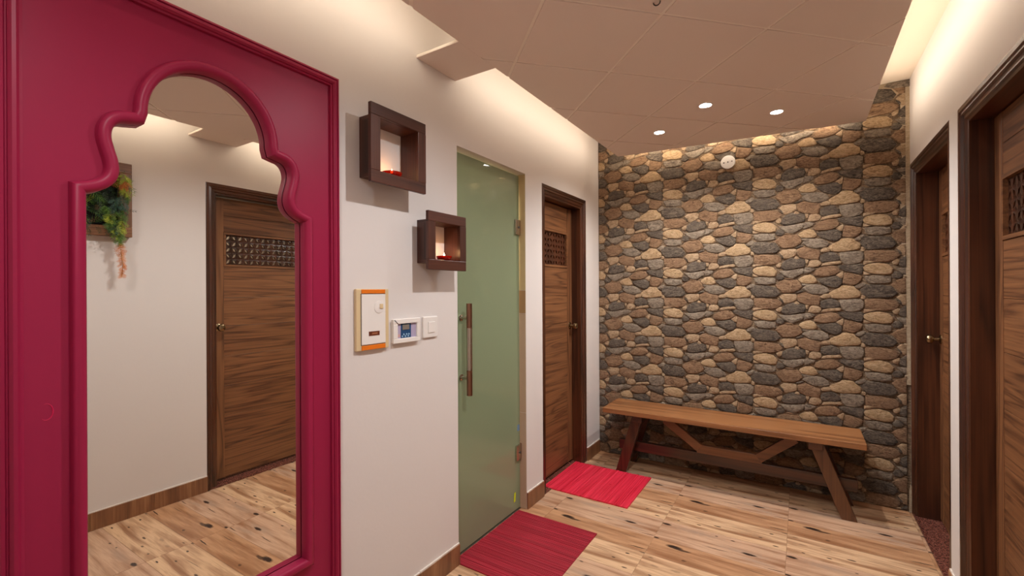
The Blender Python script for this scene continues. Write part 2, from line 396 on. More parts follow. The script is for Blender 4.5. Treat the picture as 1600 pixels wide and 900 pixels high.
# downlights
where = ['largest ceiling downlight in the middle, cool white, nearest of the three', 'right hand ceiling downlight of the far pair, near the stone wall',
         'left hand ceiling downlight of the far pair, near the stone wall', 'ceiling downlight over the mirror and wall boxes, above the frame', 'rearmost ceiling downlight, added unseen behind the viewpoint']
for i, (x, y, cc, k) in enumerate(LIGHTS):
    e = empty('downlight', (x, y, ZC), where[i], 'downlight', 'recessed downlights')
    MB().lathe((x, y, ZC), (0, 0, -1), [(0, .037), (.003, .037), (.004, .034), (.004, .031), (.001, .030)], 28).build('trim_ring', M['white'], e, smooth=True)
    MB().lathe((x, y, ZC-.001), (0, 0, -1), [(0, .030), (.0012, .030)], 24).build('lens', M['led'] if i == 0 else M['ledw'], e)
# little dark hook in the ceiling
hp = [(-.422+.012*math.cos(a), 1.612+.004*math.sin(a), ZC-.002-.010*math.sin(a)) for a in [k*math.pi/8 for k in range(9)]]
MB().tube(hp, .0022, 6).build('ceiling_hook', M['dgrey'], smooth=True, label='tiny dark wire loop sticking out of the ceiling', cat='hook')

# ------------------------------------------------------------------ stone cladding
def R1(p): return (1190+p[0]/7.5, 255+p[1]/7.5)
def C4(p): return (1170+p[0]/3, 120+p[1]/3)
def on_far(px, py):                       # where the sight line through a pixel meets the far wall
    d = F+(px-800)/707.8*RC-(py-453.67)/707.8*UC; t_ = D/d.y; return (d.x*t_, CAM_H+d.z*t_)
T_, N_, G_, K_, E_ = 0, 1, 2, 3, 4        # tan brown grey charcoal beige
raw = [
 (3,[(225,185),(240,130),(290,85),(345,60),(430,58),(492,60),(508,100),(498,150),(440,165),(350,195),(265,213)]),
 (4,[(165,160),(200,130),(230,128),(225,165),(205,190),(175,185)]),
 (2,[(198,225),(260,218),(340,205),(400,192),(430,180),(492,170),(480,225),(455,245),(410,270),(360,298),(300,295),(255,278),(228,250)]),
 (2,[(490,235),(497,185),(504,160),(560,157),(615,163),(590,195),(540,222)]),
 (4,[(540,145),(555,90),(580,62),(640,55),(680,70),(690,100),(660,130),(600,148)]),
 (4,[(690,125),(710,95),(770,72),(840,54),(900,45),(932,58),(915,78),(850,90),(780,105),(720,122)]),
 (1,[(608,235),(625,190),(680,150),(740,125),(800,110),(860,112),(895,140),(912,165),(880,200),(820,225),(740,245),(650,250)]),
 (3,[(888,100),(940,85),(1010,85),(1080,75),(1150,55),(1188,75),(1185,120),(1165,182),(1110,180),(1050,165),(980,158),(920,135)]),
 (4,[(868,215),(900,195),(945,165),(953,180),(945,240),(920,245)]),
 (1,[(945,300),(955,240),(965,180),(1040,180),(1150,190),(1172,205),(1160,250),(1120,290),(1060,318),(1000,312)]),
 (3,[(645,285),(690,265),(760,252),(830,232),(880,228),(935,260),(932,320),(900,350),(850,368),(760,350),(700,330)]),
 (0,[(430,310),(450,285),(500,255),(560,240),(600,250),(625,275),(648,310),(600,340),(530,345),(460,343)]),
 (3,[(160,300),(190,262),(230,262),(262,295),(235,330),(180,330)]),
 (1,[(155,400),(210,350),(270,322),(350,318),(405,307),(440,340),(472,385),(430,430),(370,462),(290,478),(235,478),(200,440)]),
 (2,[(468,410),(500,380),(550,352),(640,345),(715,350),(765,375),(790,410),(750,440),(690,458),(600,460),(540,450),(510,430)]),
 (0,[(787,430),(830,400),(910,360),(930,335),(1000,325),(1065,325),(1100,355),(1150,380),(1158,430),(1120,455),(1040,468),(950,488),(870,490),(810,485)]),
 (2,[(1087,330),(1120,305),(1180,275),(1212,285),(1200,318),(1150,343),(1110,345)]),
 (4,[(687,480),(720,455),(785,440),(800,460),(795,490),(740,500),(698,500)]),
 (4,[(1160,455),(1168,422),(1200,430),(1208,460),(1172,472)]),
 (4,[(207,530),(250,495),(330,485),(395,482),(408,510),(398,550),(350,580),(290,603),(257,600),(245,565)]),
 (3,[(207,545),(238,560),(258,590),(240,592)]),
 (1,[(412,482),(470,458),(510,450),(560,462),(680,475),(683,520),(670,595),(590,598),(500,590),(440,570),(410,530)]),
 (3,[(687,545),(740,515),(800,495),(850,500),(908,540),(912,580),(860,600),(790,610),(710,620),(687,600)]),
 (2,[(912,497),(1000,487),(1080,477),(1140,472),(1188,490),(1192,560),(1150,608),(1060,633),(980,638),(945,600),(920,560)]),
 (4,[(375,600),(395,565),(420,572),(440,590),(410,600)]),
 (4,[(507,62),(543,66),(538,100),(525,115),(512,95)]),
 (3,[(382,470),(430,442),(472,428),(480,443),(430,463)]),
 (1,[(270,310),(300,300),(360,303),(395,302),(350,312),(290,316)]),
 (2,[(462,352),(520,350),(548,350),(500,376),(478,372)])]
raw_c4 = [
 (0,[(532,445),(545,432),(565,423),(610,415),(650,418),(674,435),(670,460),(630,469),(570,468),(543,460)]),
 (2,[(542,482),(600,475),(663,474),(667,500),(620,512),(562,514),(546,500)]),
 (3,[(520,548),(545,522),(610,518),(668,521),(694,550),(672,572),(610,578),(562,584),(535,570)]),
 (1,[(541,590),(600,584),(680,584),(706,602),(690,625),(640,637),(580,642),(545,634)]),
 (4,[(537,415),(560,411),(592,410),(580,416),(552,426),(536,431)]),
 (4,[(536,463),(556,469),(570,472),(548,478),(537,476)])]
WM, HM = .6035, .2965
mod = []
for ci, pl in raw: mod.append((ci, [on_far(*R1(p)) for p in pl]))
for ci, pl in raw_c4: mod.append((ci, [on_far(*C4(p)) for p in pl]))
def outward(p, k):                        # grow a polygon a little about its centre
    cx = sum(q[0] for q in p)/len(p); cy = sum(q[1] for q in p)/len(p)
    out = []
    for x, y in p:
        dx, dy = x-cx, y-cy; L = math.hypot(dx, dy); out.append((cx+dx*(1+k/L), cy+dy*(1+k/L)))
    return out
def stone_mb(p, seed, mi=0, depth=.0095):
    rr = random.Random(seed); n = len(p); cx = sum(q[0] for q in p)/n; cz = sum(q[1] for q in p)/n
    a1 = [(x, D+.0, z) for x, z in p]
    d2 = [depth*rr.uniform(.75, 1.05) for _ in p]
    a2 = [(cx+(x-cx)*.985, D-d*.70, cz+(z-cz)*.975) for (x, z), d in zip(p, d2)]
    a3 = [(cx+(x-cx)*.87, D-d, cz+(z-cz)*.80) for (x, z), d in zip(p, d2)]
    f = [(i, (i+1) % n, n+(i+1) % n, n+i) for i in range(n)]+[(n+i, n+(i+1) % n, 2*n+(i+1) % n, 2*n+i) for i in range(n)]
    f.append(tuple(range(2*n, 3*n)))
    return a1+a2+a3, f
SX0, SX1, SZ1 = A+.003, .524, 2.548
win = [(SX0, .004), (SX1, .004), (SX1, SZ1), (SX0, SZ1)]
cands = []
for si, (ci, p) in enumerate(mod):
    p = outward(p, .0018)
    if sum(p[i][0]*p[(i+1) % len(p)][1]-p[(i+1) % len(p)][0]*p[i][1] for i in range(len(p))) < 0: p = p[::-1]
    for i in range(-4, 3):
        for j in range(-8, 4):
            q = [(x+i*WM, z+j*HM) for x, z in p]
            cq = clip(q, win)
            if len(cq) < 3 or parea(cq) < 6e-5: continue
            ccx = sum(a[0] for a in cq)/len(cq); ccz = sum(a[1] for a in cq)/len(cq)
            if ccz > 2.44 and ccx > .30 and parea(cq) < .0035: continue
            dist = Vector((ccx, D, ccz-CAM_H)).dot(F)
            full = len(cq) == len(q) and abs(parea(cq)-parea(q)) < 1e-7
            shown = parea(cq)/dist**2 * (1 if ccz < 2.33+.0 or ccx > .3 else .05) * (.25 if (ccz < .40 and -1.2 < ccx < .2) else 1)
            cands.append((shown, si, ci, i, j, cq, full, ccx, ccz))
cands.sort(key=lambda c: -c[0])
shared = {}
rest = MB()
for idx, (sh, si, ci, i, j, cq, full, cx, cz) in enumerate(cands):
    if idx < 300:
        if full and si in shared:
            me, ref = shared[si]
            o = bpy.data.objects.new('stone', me); COL.objects.link(o)
            place(o, (ref[0]+(i-ref[1])*WM, ref[3], ref[4]+(j-ref[2])*HM), wf)
        else:
            vs, fs = stone_mb(cq, si); mb = MB(); mb.add(vs, fs)
            o = mb.build('stone', STONE[ci], wf, smooth=False)
            for pp in o.data.polygons: pp.use_smooth = True
            if full: l = WLOC[o.name]; shared[si] = (o.data, (l.x, i, j, l.y, l.z))
    else:
        vs, fs = stone_mb(cq, si); rest.add(vs, fs, ci)
ro_ = rest.build('small_stones', STONE, wf, kind='stuff')
for pp in ro_.data.polygons: pp.use_smooth = True
# cream plaster strip beside the right corner and a flat slab at the very top
pl = MB(); zz = [.75+k*.09 for k in range(20)]; rr = random.Random(3)
edge = [(.522-rr.uniform(0, .014)-(.012 if z > 1.5 else 0), z) for z in zz]
poly = [(B, D-.006, zz[0])]+[(B, D-.006, 2.53)]+[(x, D-.006, z) for x, z in edge[::-1] if z < 2.53]
pl.prism(poly, (0, .008, 0)); pl.build('plaster_strip', M['plaster'], wf)
pl = MB(); pl.prism([(.30, D-.005, 2.50), (.41, D-.005, 2.475), (.47, D-.005, 2.46), (.52, D-.005, 2.50), (B, D-.005, 2.51), (B, D-.005, 2.553), (.30, D-.005, 2.553)], (0, .007, 0)); pl.build('plaster_patch', M['plaster'], wf)
pl = MB(); pl.prism([(.425, D-.014, 2.535), (.47, D-.014, 2.515), (.545, D-.014, 2.512), (.543, D-.014, 2.552), (.44, D-.014, 2.548)], (0, .01, 0)); pl.build('stone_slab', STONE[2], wf, bevel=.003)

# ------------------------------------------------------------------ doors
def cas_prof(wd): return [(0, 0), (.004, -.001), (.018, -.001), (.022, .004), (.034, .001), (.039, .009), (.055, .009), (.060, .016), (wd, .018)]
def make_door(n, s, wx, y0, y1, zt, knob_far, zg0, zg1, label, opening=0.0, knob_z=1.05, thr=True):
    cw = .07; X = lambda d: wx+s*d
    door = empty('door_%d' % n, (wx, (y0+y1)/2, 0), label, 'door', 'wooden doors', 'structure')
    pr = cas_prof(cw)
    def casing(kind):
        m = MB(); pts = pr+[(cw, .045), (0, .045)]; k = len(pts); e0 = []; e1 = []
        for (t_, d) in pts:
            if kind == 'near': e0.append((X(d), y0+t_, 0)); e1.append((X(d), y0+t_, zt-t_))
            elif kind == 'far': e0.append((X(d), y1-t_, 0)); e1.append((X(d), y1-t_, zt-t_))
            else: e0.append((X(d), y0+t_, zt-t_)); e1.append((X(d), y1-t_, zt-t_))
        m.add(e0+e1, [tuple(range(k)), tuple(range(k, 2*k))]+[(i, (i+1) % k, k+(i+1) % k, k+i) for i in range(k)])
        m.build('casing', M['frameY'] if kind == 'top' else M['frameZ'], door)
    casing('near'); casing('far'); casing('top')
    LD_ = .088
    MB().box(X(.045), X(LD_+.05), y0+.01, y0+cw-.001, 0, zt-cw).build('jamb', M['frameZ'], door)
    MB().box(X(.045), X(LD_+.05), y1-cw+.001, y1-.01, 0, zt-cw).build('jamb', M['frameZ'], door)
    MB().box(X(.045), X(LD_+.05), y0+.01, y1-.01, zt-cw+.001, zt-.01).build('head_jamb', M['frameY'], door)
    # leaf, built along y from the hinge side
    a, b = y0+cw+.003, y1-cw-.003; lz0, lz1 = .022, zt-cw-.004
    leaf = empty('leaf', (X(LD_), (b if not knob_far else a), 0)); leaf.parent = door; leaf.location = Vector((X(LD_), (b if not knob_far else a), 0))-WLOC[door.name]
    sw = .078; T = .035
    def bx(x0, x1, ya, yb, za, zb_, nm, mt, bev=.0012): return MB().box(x0, x1, ya, yb, za, zb_).build(nm, mt, leaf, bevel=bev)
    bx(X(LD_), X(LD_+T), a, a+sw, lz0, lz1, 'stile', M['doorZ']); bx(X(LD_), X(LD_+T), b-sw, b, lz0, lz1, 'stile', M['doorZ'])
    zz = [lz0, .24, .45, .66, .87, 1.08, 1.28, zg0-.016]
    for q0, q1 in list(zip(zz[:-1], zz[1:]))+[(zg1+.016, (zg1+.016+lz1)/2), ((zg1+.016+lz1)/2, lz1)]:
        bx(X(LD_+.002), X(LD_+T-.002), a+sw, b-sw, q0+.0008, q1-.0008, 'board', M['doorY'])
    ga, gb = a+sw+.014, b-sw-.014
    gf = MB()
    gf.box(X(LD_-.003), X(LD_+T), a+sw, b-sw, zg1, zg1+.015); gf.box(X(LD_-.003), X(LD_+T), a+sw, b-sw, zg0-.015, zg0)
    gf.box(X(LD_-.003), X(LD_+T), a+sw, ga, zg0, zg1); gf.box(X(LD_-.003), X(LD_+T), gb, b-sw, zg0, zg1)
    gf.build('grille_frame', M['doorY'], leaf)
    # lattice: square cells pierced by leaf shaped holes turned alternately
    nx = max(1, round((gb-ga)/.041)); nz = max(1, round((zg1-zg0)/.041)); cyw = (gb-ga)/nx; czw = (zg1-zg0)/nz
    lm = MB()
    for i in range(nx):
        for j in range(nz):
            cy, cz = ga+(i+.5)*cyw, zg0+(j+.5)*czw; sg = 1 if (i+j) % 2 == 0 else -1
            sq = [(-.5, -.5), (0, -.5), (.5, -.5), (.5, 0), (.5, .5), (0, .5), (-.5, .5), (-.5, 0)]
            ln = [(-.33, -.33), (.02, -.20), (.20, -.20), (.20, -.02), (.33, .33), (-.02, .20), (-.20, .20), (-.20, .02)]
            ln = [(-.34, -.34), (-.05, -.235), (.15, -.15), (.235, .05), (.34, .34), (.05, .235), (-.15, .15), (-.235, -.05)]
            o1 = [(X(LD_+.012), cy+sg*u*cyw, cz+v*czw) for u, v in sq]; i1 = [(X(LD_+.010), cy+sg*u*cyw, cz+v*czw) for u, v in ln]
            i2 = [(X(LD_+.024), cy+sg*u*cyw, cz+v*czw) for u, v in ln]
            lm.add(o1+i1+i2, [(k, (k+1) % 8, 8+(k+1) % 8, 8+k) for k in range(8)]+[(8+k, 8+(k+1) % 8, 16+(k+1) % 8, 16+k) for k in range(8)])
    lm.build('lattice', M['frameZ'], leaf, fixn=False)
    ky = (b-.038) if knob_far else (a+.038)
    MB().lathe((X(LD_), ky, knob_z), (-s, 0, 0), [(0, .026), (.004, .026), (.008, .018), (.011, .010), (.030, .009), (.034, .018), (.042, .0245), (.052, .026), (.060, .022), (.064, .012), (.065, .001)], 22).build('knob', M['brass'], leaf, smooth=True)
    MB().box(X(LD_+.004), X(LD_+.026), (b if knob_far else a-.0015), (b+.0015 if knob_far else a), knob_z-.20, knob_z-.06).build('latch_plate', M['brass'], leaf)
    if opening: leaf.rotation_euler = (0, 0, opening)
    if thr: MB().box(X(.0), X(WT+.04), y0, y1, -.001, .006).build('threshold', M['granite'], door)
    return door
make_door(1, -1, A, L0, L1, LZ, True, 1.50, 1.735, 'walnut door with pierced lattice panel on the left wall beyond the green glass door', thr=True, knob_z=1.049)
make_door(2, 1, B, E0, E1, EZ, True, 1.51, 1.72, 'dark framed wooden door standing slightly ajar at the far right corner beside the stone wall', opening=-.035, knob_z=1.035)
make_door(3, 1, B, N0, N1, NZ, False, 1.512, 1.722, 'nearest wooden door on the right wall, cut by the right edge and seen in the mirror', knob_z=1.073)
# small chipped plinth at the foot of the far right casing
pb = MB(); pb.prism([(B-.012, D-.02, 0), (B+.002, D-.02, 0), (B+.002, D-.02, .15), (B-.004, D-.02, .165), (B-.010, D-.02, .12)], (0, .016, 0)); pb.build('trim_1', M['plaster'], kind='structure', label='chipped sliver of plaster at the foot of the far right door frame', cat='trim')

# glass door
gd = empty('door_4', (A-.044, (G0+G1)/2, 0), 'frosted green glass door with a tall steel pull handle', 'door', None, 'structure')
GX = -1.445
MB().box(GX-.005, GX+.005, G0+.006, G1-.012, .012, GZ-.012).build('glass_panel', M['glass'], gd, bevel=.001)
hy, hx = 1.777, -1.387
hb = MB(); hb.tube([(hx, hy, .80), (hx, hy, 1.256)], .0145, 20); ho = hb.build('pull_bar', M['bronze'], gd, smooth=True)
MB().tube([(hx, hy, .925), (hx, hy, 1.135)], .0149, 20).build('grip_sleeve', M['steel'], gd, smooth=True)
for z in (.885, 1.184):
    MB().lathe((GX+.005, hy, z), (1, 0, 0), [(0, .016), (.004, .016), (.006, .009), (.046, .009)], 16).build('standoff', M['steel'], gd, smooth=True)
for z in (.347, 1.698):
    h = MB().box(GX-.012, GX+.016, 2.285, 2.3325, z-.045, z+.045).build('hinge', M['steel'], gd, bevel=.002)
    MB().box(GX-.010, GX+.010, 2.3335, 2.3465, z-.045, z+.045).build('hinge_plate', M['bronze'], h, bevel=.001)
    MB().lathe((GX+.016, 2.318, z), (1, 0, 0), [(0, .007), (.003, .007)], 12).build('hinge_screw', M['dgrey'], h)
MB().prism([(GX+.0055, 2.262, .062), (GX+.0055, 2.280, .066), (GX+.0055, 2.285, .118), (GX+.0055, 2.268, .116)], (.0006, 0, 0)).build('yellow_sticker', M['yellow'], gd)
MB().prism([(GX+.0055, 2.305, .475), (GX+.0055, 2.33, .475), (GX+.0055, 2.33, .51), (GX+.0055, 2.307, .512)], (.0006, 0, 0)).build('blue_film', M['bluefilm'], gd)
MB().box(GX-.006, GX+.006, G0+.006, G1-.006, 0, .004).build('bottom_seal', M['dgrey'], gd)
# tiled reveal on the far side of the glass door
for k, (z0, z1, mt) in enumerate(((0, .58, 'jt3'), (.58, 1.18, 'jt3'), (1.18, 1.32, 'jt2'), (1.32, 2.02, 'jt1'))):
    if mt not in M: M[mt] = paint('reveal_tile_'+mt[-1], {'jt1': (206, 182, 136), 'jt2': (176, 138, 98), 'jt3': (196, 168, 142)}[mt], .35)
    MB().box(A-WT, A-.001, G1-.0015, G1+.004, z0+.001, z1-.001).build('reveal_tile', M[mt], gd)

# rooms behind the doors (closed, dim)
def side_room(x0, x1, y0, y1, mt, label):
    m = MB(); m.box(x0, x1, y0-.04, y0, 0, ZU); m.box(x0, x1, y1, y1+.04, 0, ZU)
    xx = x0 if x0 < A-.5 else x1-.04
    m.box(xx, xx+.04, y0, y1, 0, ZU); m.box(x0, x1, y0-.04, y1+.04, ZU, ZU+.04)
    m.build('wall_side_room', mt, kind='structure', label=label, cat='wall')
M['bath'] = paint('bath_wall', (205, 196, 165), .5)
M['dim'] = paint('dim_room_wall', (190, 175, 158), .8)
side_room(A-WT-1.2, A-WT, 1.3, 2.43, M['bath'], 'pale walls of the washroom behind the green glass door')
side_room(A-WT-1.2, A-WT, 2.50, 3.50, M['dim'], 'walls of the room behind the left wooden door')
side_room(B+WT, B+WT+1.4, 1.2, 3.6, M['dim'], 'walls of the room behind the two right wooden doors')
area('washroom_fill', (A-WT-.32, 1.95, ZU-.03), .3, .4, 15, (1, .93, .74), (0, 0, 0))  # unseen fill light, added to brighten the frosted glass from behind
area('side_room_lamp', (B+WT+1.0, 1.9, ZU-.03), .4, .4, 12, (1, .86, .7), (0, 0, 0))

# ------------------------------------------------------------------ baseboards
def baseboard(name, s, wx, segs, label):
    e = empty(name, (wx, segs[0][0], 0), label, 'baseboard', None, 'structure')
    for (a, b) in segs:
        n = max(1, round((b-a)/.30)); L = (b-a)/n
        for k in range(n):
            MB().box(wx, wx+s*.010, a+k*L+.0006, a+(k+1)*L-.0006, 0, .0975).build('baseboard_tile', M['basetile'], e, bevel=.0008)
        m = MB(); rr = random.Random(int(a*100)); ys = [a+(b-a)*k/24 for k in range(25)]
        for k in range(24):
            h0 = .003+rr.random()*.003; m.box(wx, wx+s*(.005+rr.random()*.003), ys[k], ys[k+1], .0975, .0985+h0)
        m.build('caulk_line', M['caulk'], e)
baseboard('baseboard_left', 1, A, [(YB, 1.703), (2.347, 2.554), (3.258, 3.507)], 'brown wood print tile skirting along the left wall')
baseboard('baseboard_right', -1, B, [(YB, 1.438), (2.552, 2.677)], 'brown wood print tile skirting along the right wall')

# ------------------------------------------------------------------ mirror with the pink arched frame
FC = .613                                   # centre of the frame along the wall
FY0, FY1, FZ0, FZ1 = FC-.402, FC+.402, .22, 2.064
FX = A+.030                                 # face of the board
half = [(-.281, .433), (-.281, 1.556), None, (-.262, 1.562), (-.242, 1.572), (-.227, 1.588), (-.2215, 1.608), (-.2235, 1.630), (-.230, 1.655), (-.2355, 1.682), (-.2335, 1.706), (-.223, 1.726), (-.206, 1.738), (-.186, 1.7425), (-.170, 1.746), None]
seg1 = [Vector(p) for p in [half[1]]+half[3:15]]
def catmull(P, n=5):
    P = [P[0]*2-P[1]]+P+[P[-1]*2-P[-2]]; out = []
    for i in range(1, len(P)-2):
        p0, p1, p2, p3 = P[i-1:i+3]
        for k in range(n):
            t_ = k/n; out.append(.5*((2*p1)+(p2-p0)*t_+(2*p0-5*p1+4*p2-p3)*t_*t_+(3*p1-p0-3*p2+p3)*t_**3))
    out.append(P[-2]); return out
lobe = catmull(seg1, 4)
arch = [Vector((.1655*math.cos(a), 1.766+.165*math.sin(a))) for a in [math.radians(187-k*(194/34)) for k in range(35)]]
left = [Vector((-.281, .433))]+lobe+arch[1:]
rightm = [Vector((-p.x, p.y)) for p in lobe[::-1]]+[Vector((.281, .433))]
path = left[:-1]+rightm                    # closed loop, clockwise seen from the room (y to the right)
def offset(path, d):
    n = len(path); out = []
    for i in range(n):
        a, b, c = path[i-1], path[i], path[(i+1) % n]
        t1 = (b-a).normalized(); t2 = (c-b).normalized(); n1 = Vector((-t1.y, t1.x)); n2 = Vector((-t2.y, t2.x))
        m = n1+n2; L = m.length
        m = m/L if L > 1e-6 else n1; k = 1/max(.45, m.dot(n1)); out.append(b+m*d*k)
    return out
fr = empty('mirror_frame', (A, FC, FZ0), 'tall raspberry pink lacquered frame with a cusped arch around a mirror on the left wall', 'mirror')
loop = offset(path, .004)
outer = [Vector((FY0-FC, FZ0)), Vector((FY0-FC, FZ1)), Vector((FY1-FC, FZ1)), Vector((FY1-FC, FZ0))]
ring3 = [Vector((p.x, p.y, 0)) for p in outer]; in3 = [Vector((p.x, p.y, 0)) for p in loop]
tri = tessellate_polygon([ring3, in3]); allp = ring3+in3; n = len(allp)
m = MB(); inset = lambda p: (p.x*(1 if abs(p.x) < .39 else .995), p.y-(.002 if p.y > 2 else 0))
m.add([(FX, inset(p)[0]+FC, inset(p)[1]) for p in allp]+[(A+.012, inset(p)[0]+FC, inset(p)[1]) for p in allp], [tuple(t_) for t_ in tri]+[tuple(i+n for i in t_) for t_ in tri]
      + [(i, (i+1) % 4, n+(i+1) % 4, n+i) for i in range(4)]+[(4+i, 4+(i+1) % len(in3), n+4+(i+1) % len(in3), n+4+i) for i in range(len(in3))])
m.build('frame_board', M['pink'], fr)
MB().box(A+.001, A+.0115, FY0+.01, FY1-.01, FZ0+.01, FZ1-.01).build('mirror_glass', M['mirror'], fr)
# bead around the opening: rounded section swept along the outline
prof = [(.0145, 0), (.0145, .004), (.0125, .0075), (.0125, .009), (.0105, .0145), (.006, .0185), (0, .020), (-.006, .0185), (-.011, .0145), (-.0140, .008), (-.0140, -.0165)]
m = MB(); NP = len(path); k = len(prof); vs = []
offs = [offset(path, e) for e, h in prof]
for i in range(NP):
    for j, (e, h) in enumerate(prof):
        p = offs[j][i]; vs.append((FX+h, p.x+FC, p.y))
m.add(vs, [(i*k+j, i*k+j+1, ((i+1) % NP)*k+j+1, ((i+1) % NP)*k+j) for i in range(NP) for j in range(k-1)])
bead = m.build('arch_bead', M['pink'], fr, smooth=False)
for p in bead.data.polygons: p.use_smooth = True
bead.data.set_sharp_from_angle(angle=math.radians(32))
# outer moulding, four mitred lengths
mp = [(0, -.029), (0, .006), (.003, .010), (.008, .012), (.011, .008), (.013, .008), (.014, .013), (.019, .020), (.025, .021), (.030, .016), (.031, .011), (.036, .009), (.0365, 0)]
cor = [(FY0, FZ0, 1, 1), (FY0, FZ1, 1, -1), (FY1, FZ1, -1, -1), (FY1, FZ0, -1, 1)]
for q in range(4):
    y_, z_, a_, b_ = cor[q]; y2, z2, a2, b2 = cor[(q+1) % 4]; k = len(mp); m = MB()
    m.add([(FX+h, y_+a_*t_, z_+b_*t_) for t_, h in mp]+[(FX+h, y2+a2*t_, z2+b2*t_) for t_, h in mp], [(j, (j+1) % k, k+(j+1) % k, k+j) for j in range(k)]+[tuple(range(k)), tuple(range(k, 2*k))])
    m.build('outer_moulding', M['pink'], fr)
# raised ring shaped mark in the lacquer
cy_, cz_ = .2815, 1.063
MB().tube([(FX+.0002, cy_+.0105*math.cos(a), cz_+.0175*math.sin(a)) for a in [math.radians(-130+k*240/18) for k in range(19)]], [.0003+.0009*math.sin(math.pi*k/18) for k in range(19)], 6).build('lacquer_mark', M['pink_mark'], fr, label='glossy half ring mark in the lacquer')

# ------------------------------------------------------------------ wall boxes with tealights
def wall_box(xf, y0, y1, z0, z1, ov, label, grp='open wooden wall boxes'):
    e = empty('wall_box', (A, (y0+y1)/2, z0), label, 'shelf', grp)
    bw = .044; ft = .016
    m = MB()
    fy = [y0, y0+bw, y1-bw, y1]; fz = [z0, z0+bw, z1-bw, z1]
    MB().box(xf-ft, xf, y0, y1, z1-bw, z1).build('frame_rail', M['shelfY'], e, bevel=.0025)
    MB().box(xf-ft, xf, y0, y1, z0, z0+bw).build('frame_rail', M['shelfY'], e, bevel=.0025)
    MB().box(xf-ft, xf, y0, y0+bw, z0+bw, z1-bw).build('frame_stile', M['shelfZ'], e, bevel=.001)
    MB().box(xf-ft, xf, y1-bw, y1, z0+bw, z1-bw).build('frame_stile', M['shelfZ'], e, bevel=.001)
    b0, b1, c0, c1 = y0+ov, y1-ov, z0+ov, z1-ov; tk = bw-ov
    xb = xf-ft
    MB().box(A, xb, b0, b1, c1-tk, c1).build('top_panel', M['shelfX'], e); MB().box(A, xb, b0, b1, c0, c0+tk).build('bottom_panel', M['shelfX'], e)
    MB().box(A, xb, b0, b0+tk, c0+tk, c1-tk).build('side_panel', M['shelfZ'], e); MB().box(A, xb, b1-tk, b1, c0+tk, c1-tk).build('side_panel', M['shelfZ'], e)
    return c0+tk
def tealight(x, y, z, r, label):
    e = empty('tealight', (x, y, z), label, 'candle', 'red tealight holders')
    MB().lathe((x, y, z), (0, 0, 1), [(0, r*.62), (.004, r*.75), (.016, r*.97), (.022, r), (.022, r*.93), (.012, r*.82), (.006, r*.6)], 28).build('glass_bowl', M['clear'], e, smooth=True)
    MB().lathe((x, y, z+.0065), (0, 0, 1), [(0, r*.6), (.007, r*.74)], 24).build('wax', M['wax'], e, smooth=True)
    MB().lathe((x, y, z+.0135), (0, 0, 1), [(0, .0008), (.006, .0007)], 8).build('wick', M['black'], e)
    MB().lathe((x, y, z+.018), (0, 0, 1), [(0, .0015), (.004, .0038), (.009, .0036), (.015, .0015), (.019, .0003)], 12).build('flame', M['flame'], e, smooth=True)
    l = bpy.data.lights.new('candle_glow', 'POINT'); l.energy = .10; l.color = (1, .5, .2); l.shadow_soft_size = .006
    o = bpy.data.objects.new('candle_glow', l); COL.objects.link(o); o.location = (x, y, z+.045)
z1 = wall_box(-1.300, 1.100, 1.383, 1.717, 2.005, .030, 'larger square dark wood wall box, upper one, nearer to the pink frame')
z2 = wall_box(-1.305, 1.401, 1.652, 1.409, 1.657, .031, 'smaller square dark wood wall box, lower one, beside the green glass door')
tealight(-1.352, 1.245, z1, .040, 'red glass tealight burning in the upper wall box')
tealight(-1.352, 1.552, z2, .036, 'red glass tealight burning in the lower wall box')

# ------------------------------------------------------------------ switches and panels
e = empty('breaker_panel', (A, 1.179, 1.096), 'cream breaker box with orange end strips and a white lid, beside the pink frame', 'electrical panel')
X0 = A
MB().box(X0, X0+.014, 1.101, 1.258, 1.095, 1.328).build('casing', M['cream'], e, bevel=.003)
MB().box(X0+.014, X0+.017, 1.124, 1.238, 1.311, 1.326).build('end_strip', M['orange'], e, bevel=.001)
MB().box(X0+.014, X0+.017, 1.124, 1.238, 1.097, 1.114).build('end_strip', M['orange'], e, bevel=.001)
MB().box(X0+.0135, X0+.0143, 1.121, 1.240, 1.115, 1.310).build('lid_gap', M['black'], e)
lid = MB().box(X0+.014, X0+.018, 1.123, 1.238, 1.117, 1.308).build('lid', M['white'], e, bevel=.0015)
MB().lathe((X0+.018, 1.205, 1.258), (1, 0, 0), [(0, .024), (.0015, .024), (.002, .022)], 24).build('latch_recess', M['white'], lid, smooth=True)
MB().box(X0+.0195, X0+.023, 1.207, 1.222, 1.252, 1.270).build('latch', M['cream'], lid, bevel=.001)
MB().box(X0+.018, X0+.0186, 1.155, 1.207, 1.149, 1.166).build('window_strip', M['smoked'], lid)
MB().box(X0+.0186, X0+.019, 1.170, 1.197, 1.1545, 1.161).build('breaker_levers', M['lever'], lid)
e = empty('control_panel', (A, 1.353, 1.105), 'white framed control panel with a blue keypad and small display', 'control panel')
a, b, c, d = 1.279, 1.432, 1.106, 1.205
MB().box(A, A+.008, a+.004, b-.004, c+.003, d-.003).build('back_plate', M['white'], e)
for (p0, p1, q0, q1) in ((a, b, d-.020, d), (a, b, c, c+.019), (a, a+.024, c+.019, d-.020), (b-.020, b, c+.019, d-.020)):
    MB().box(A+.008, A+.018, p0, p1, q0, q1).build('bezel', M['white'], e, bevel=.002)
MB().box(A+.008, A+.010, a+.024, a+.046, c+.019, d-.020).build('side_label', M['lilac'], e)
MB().box(A+.008, A+.010, b-.050, b-.020, c+.019, d-.020).build('side_label', M['lilac'], e)
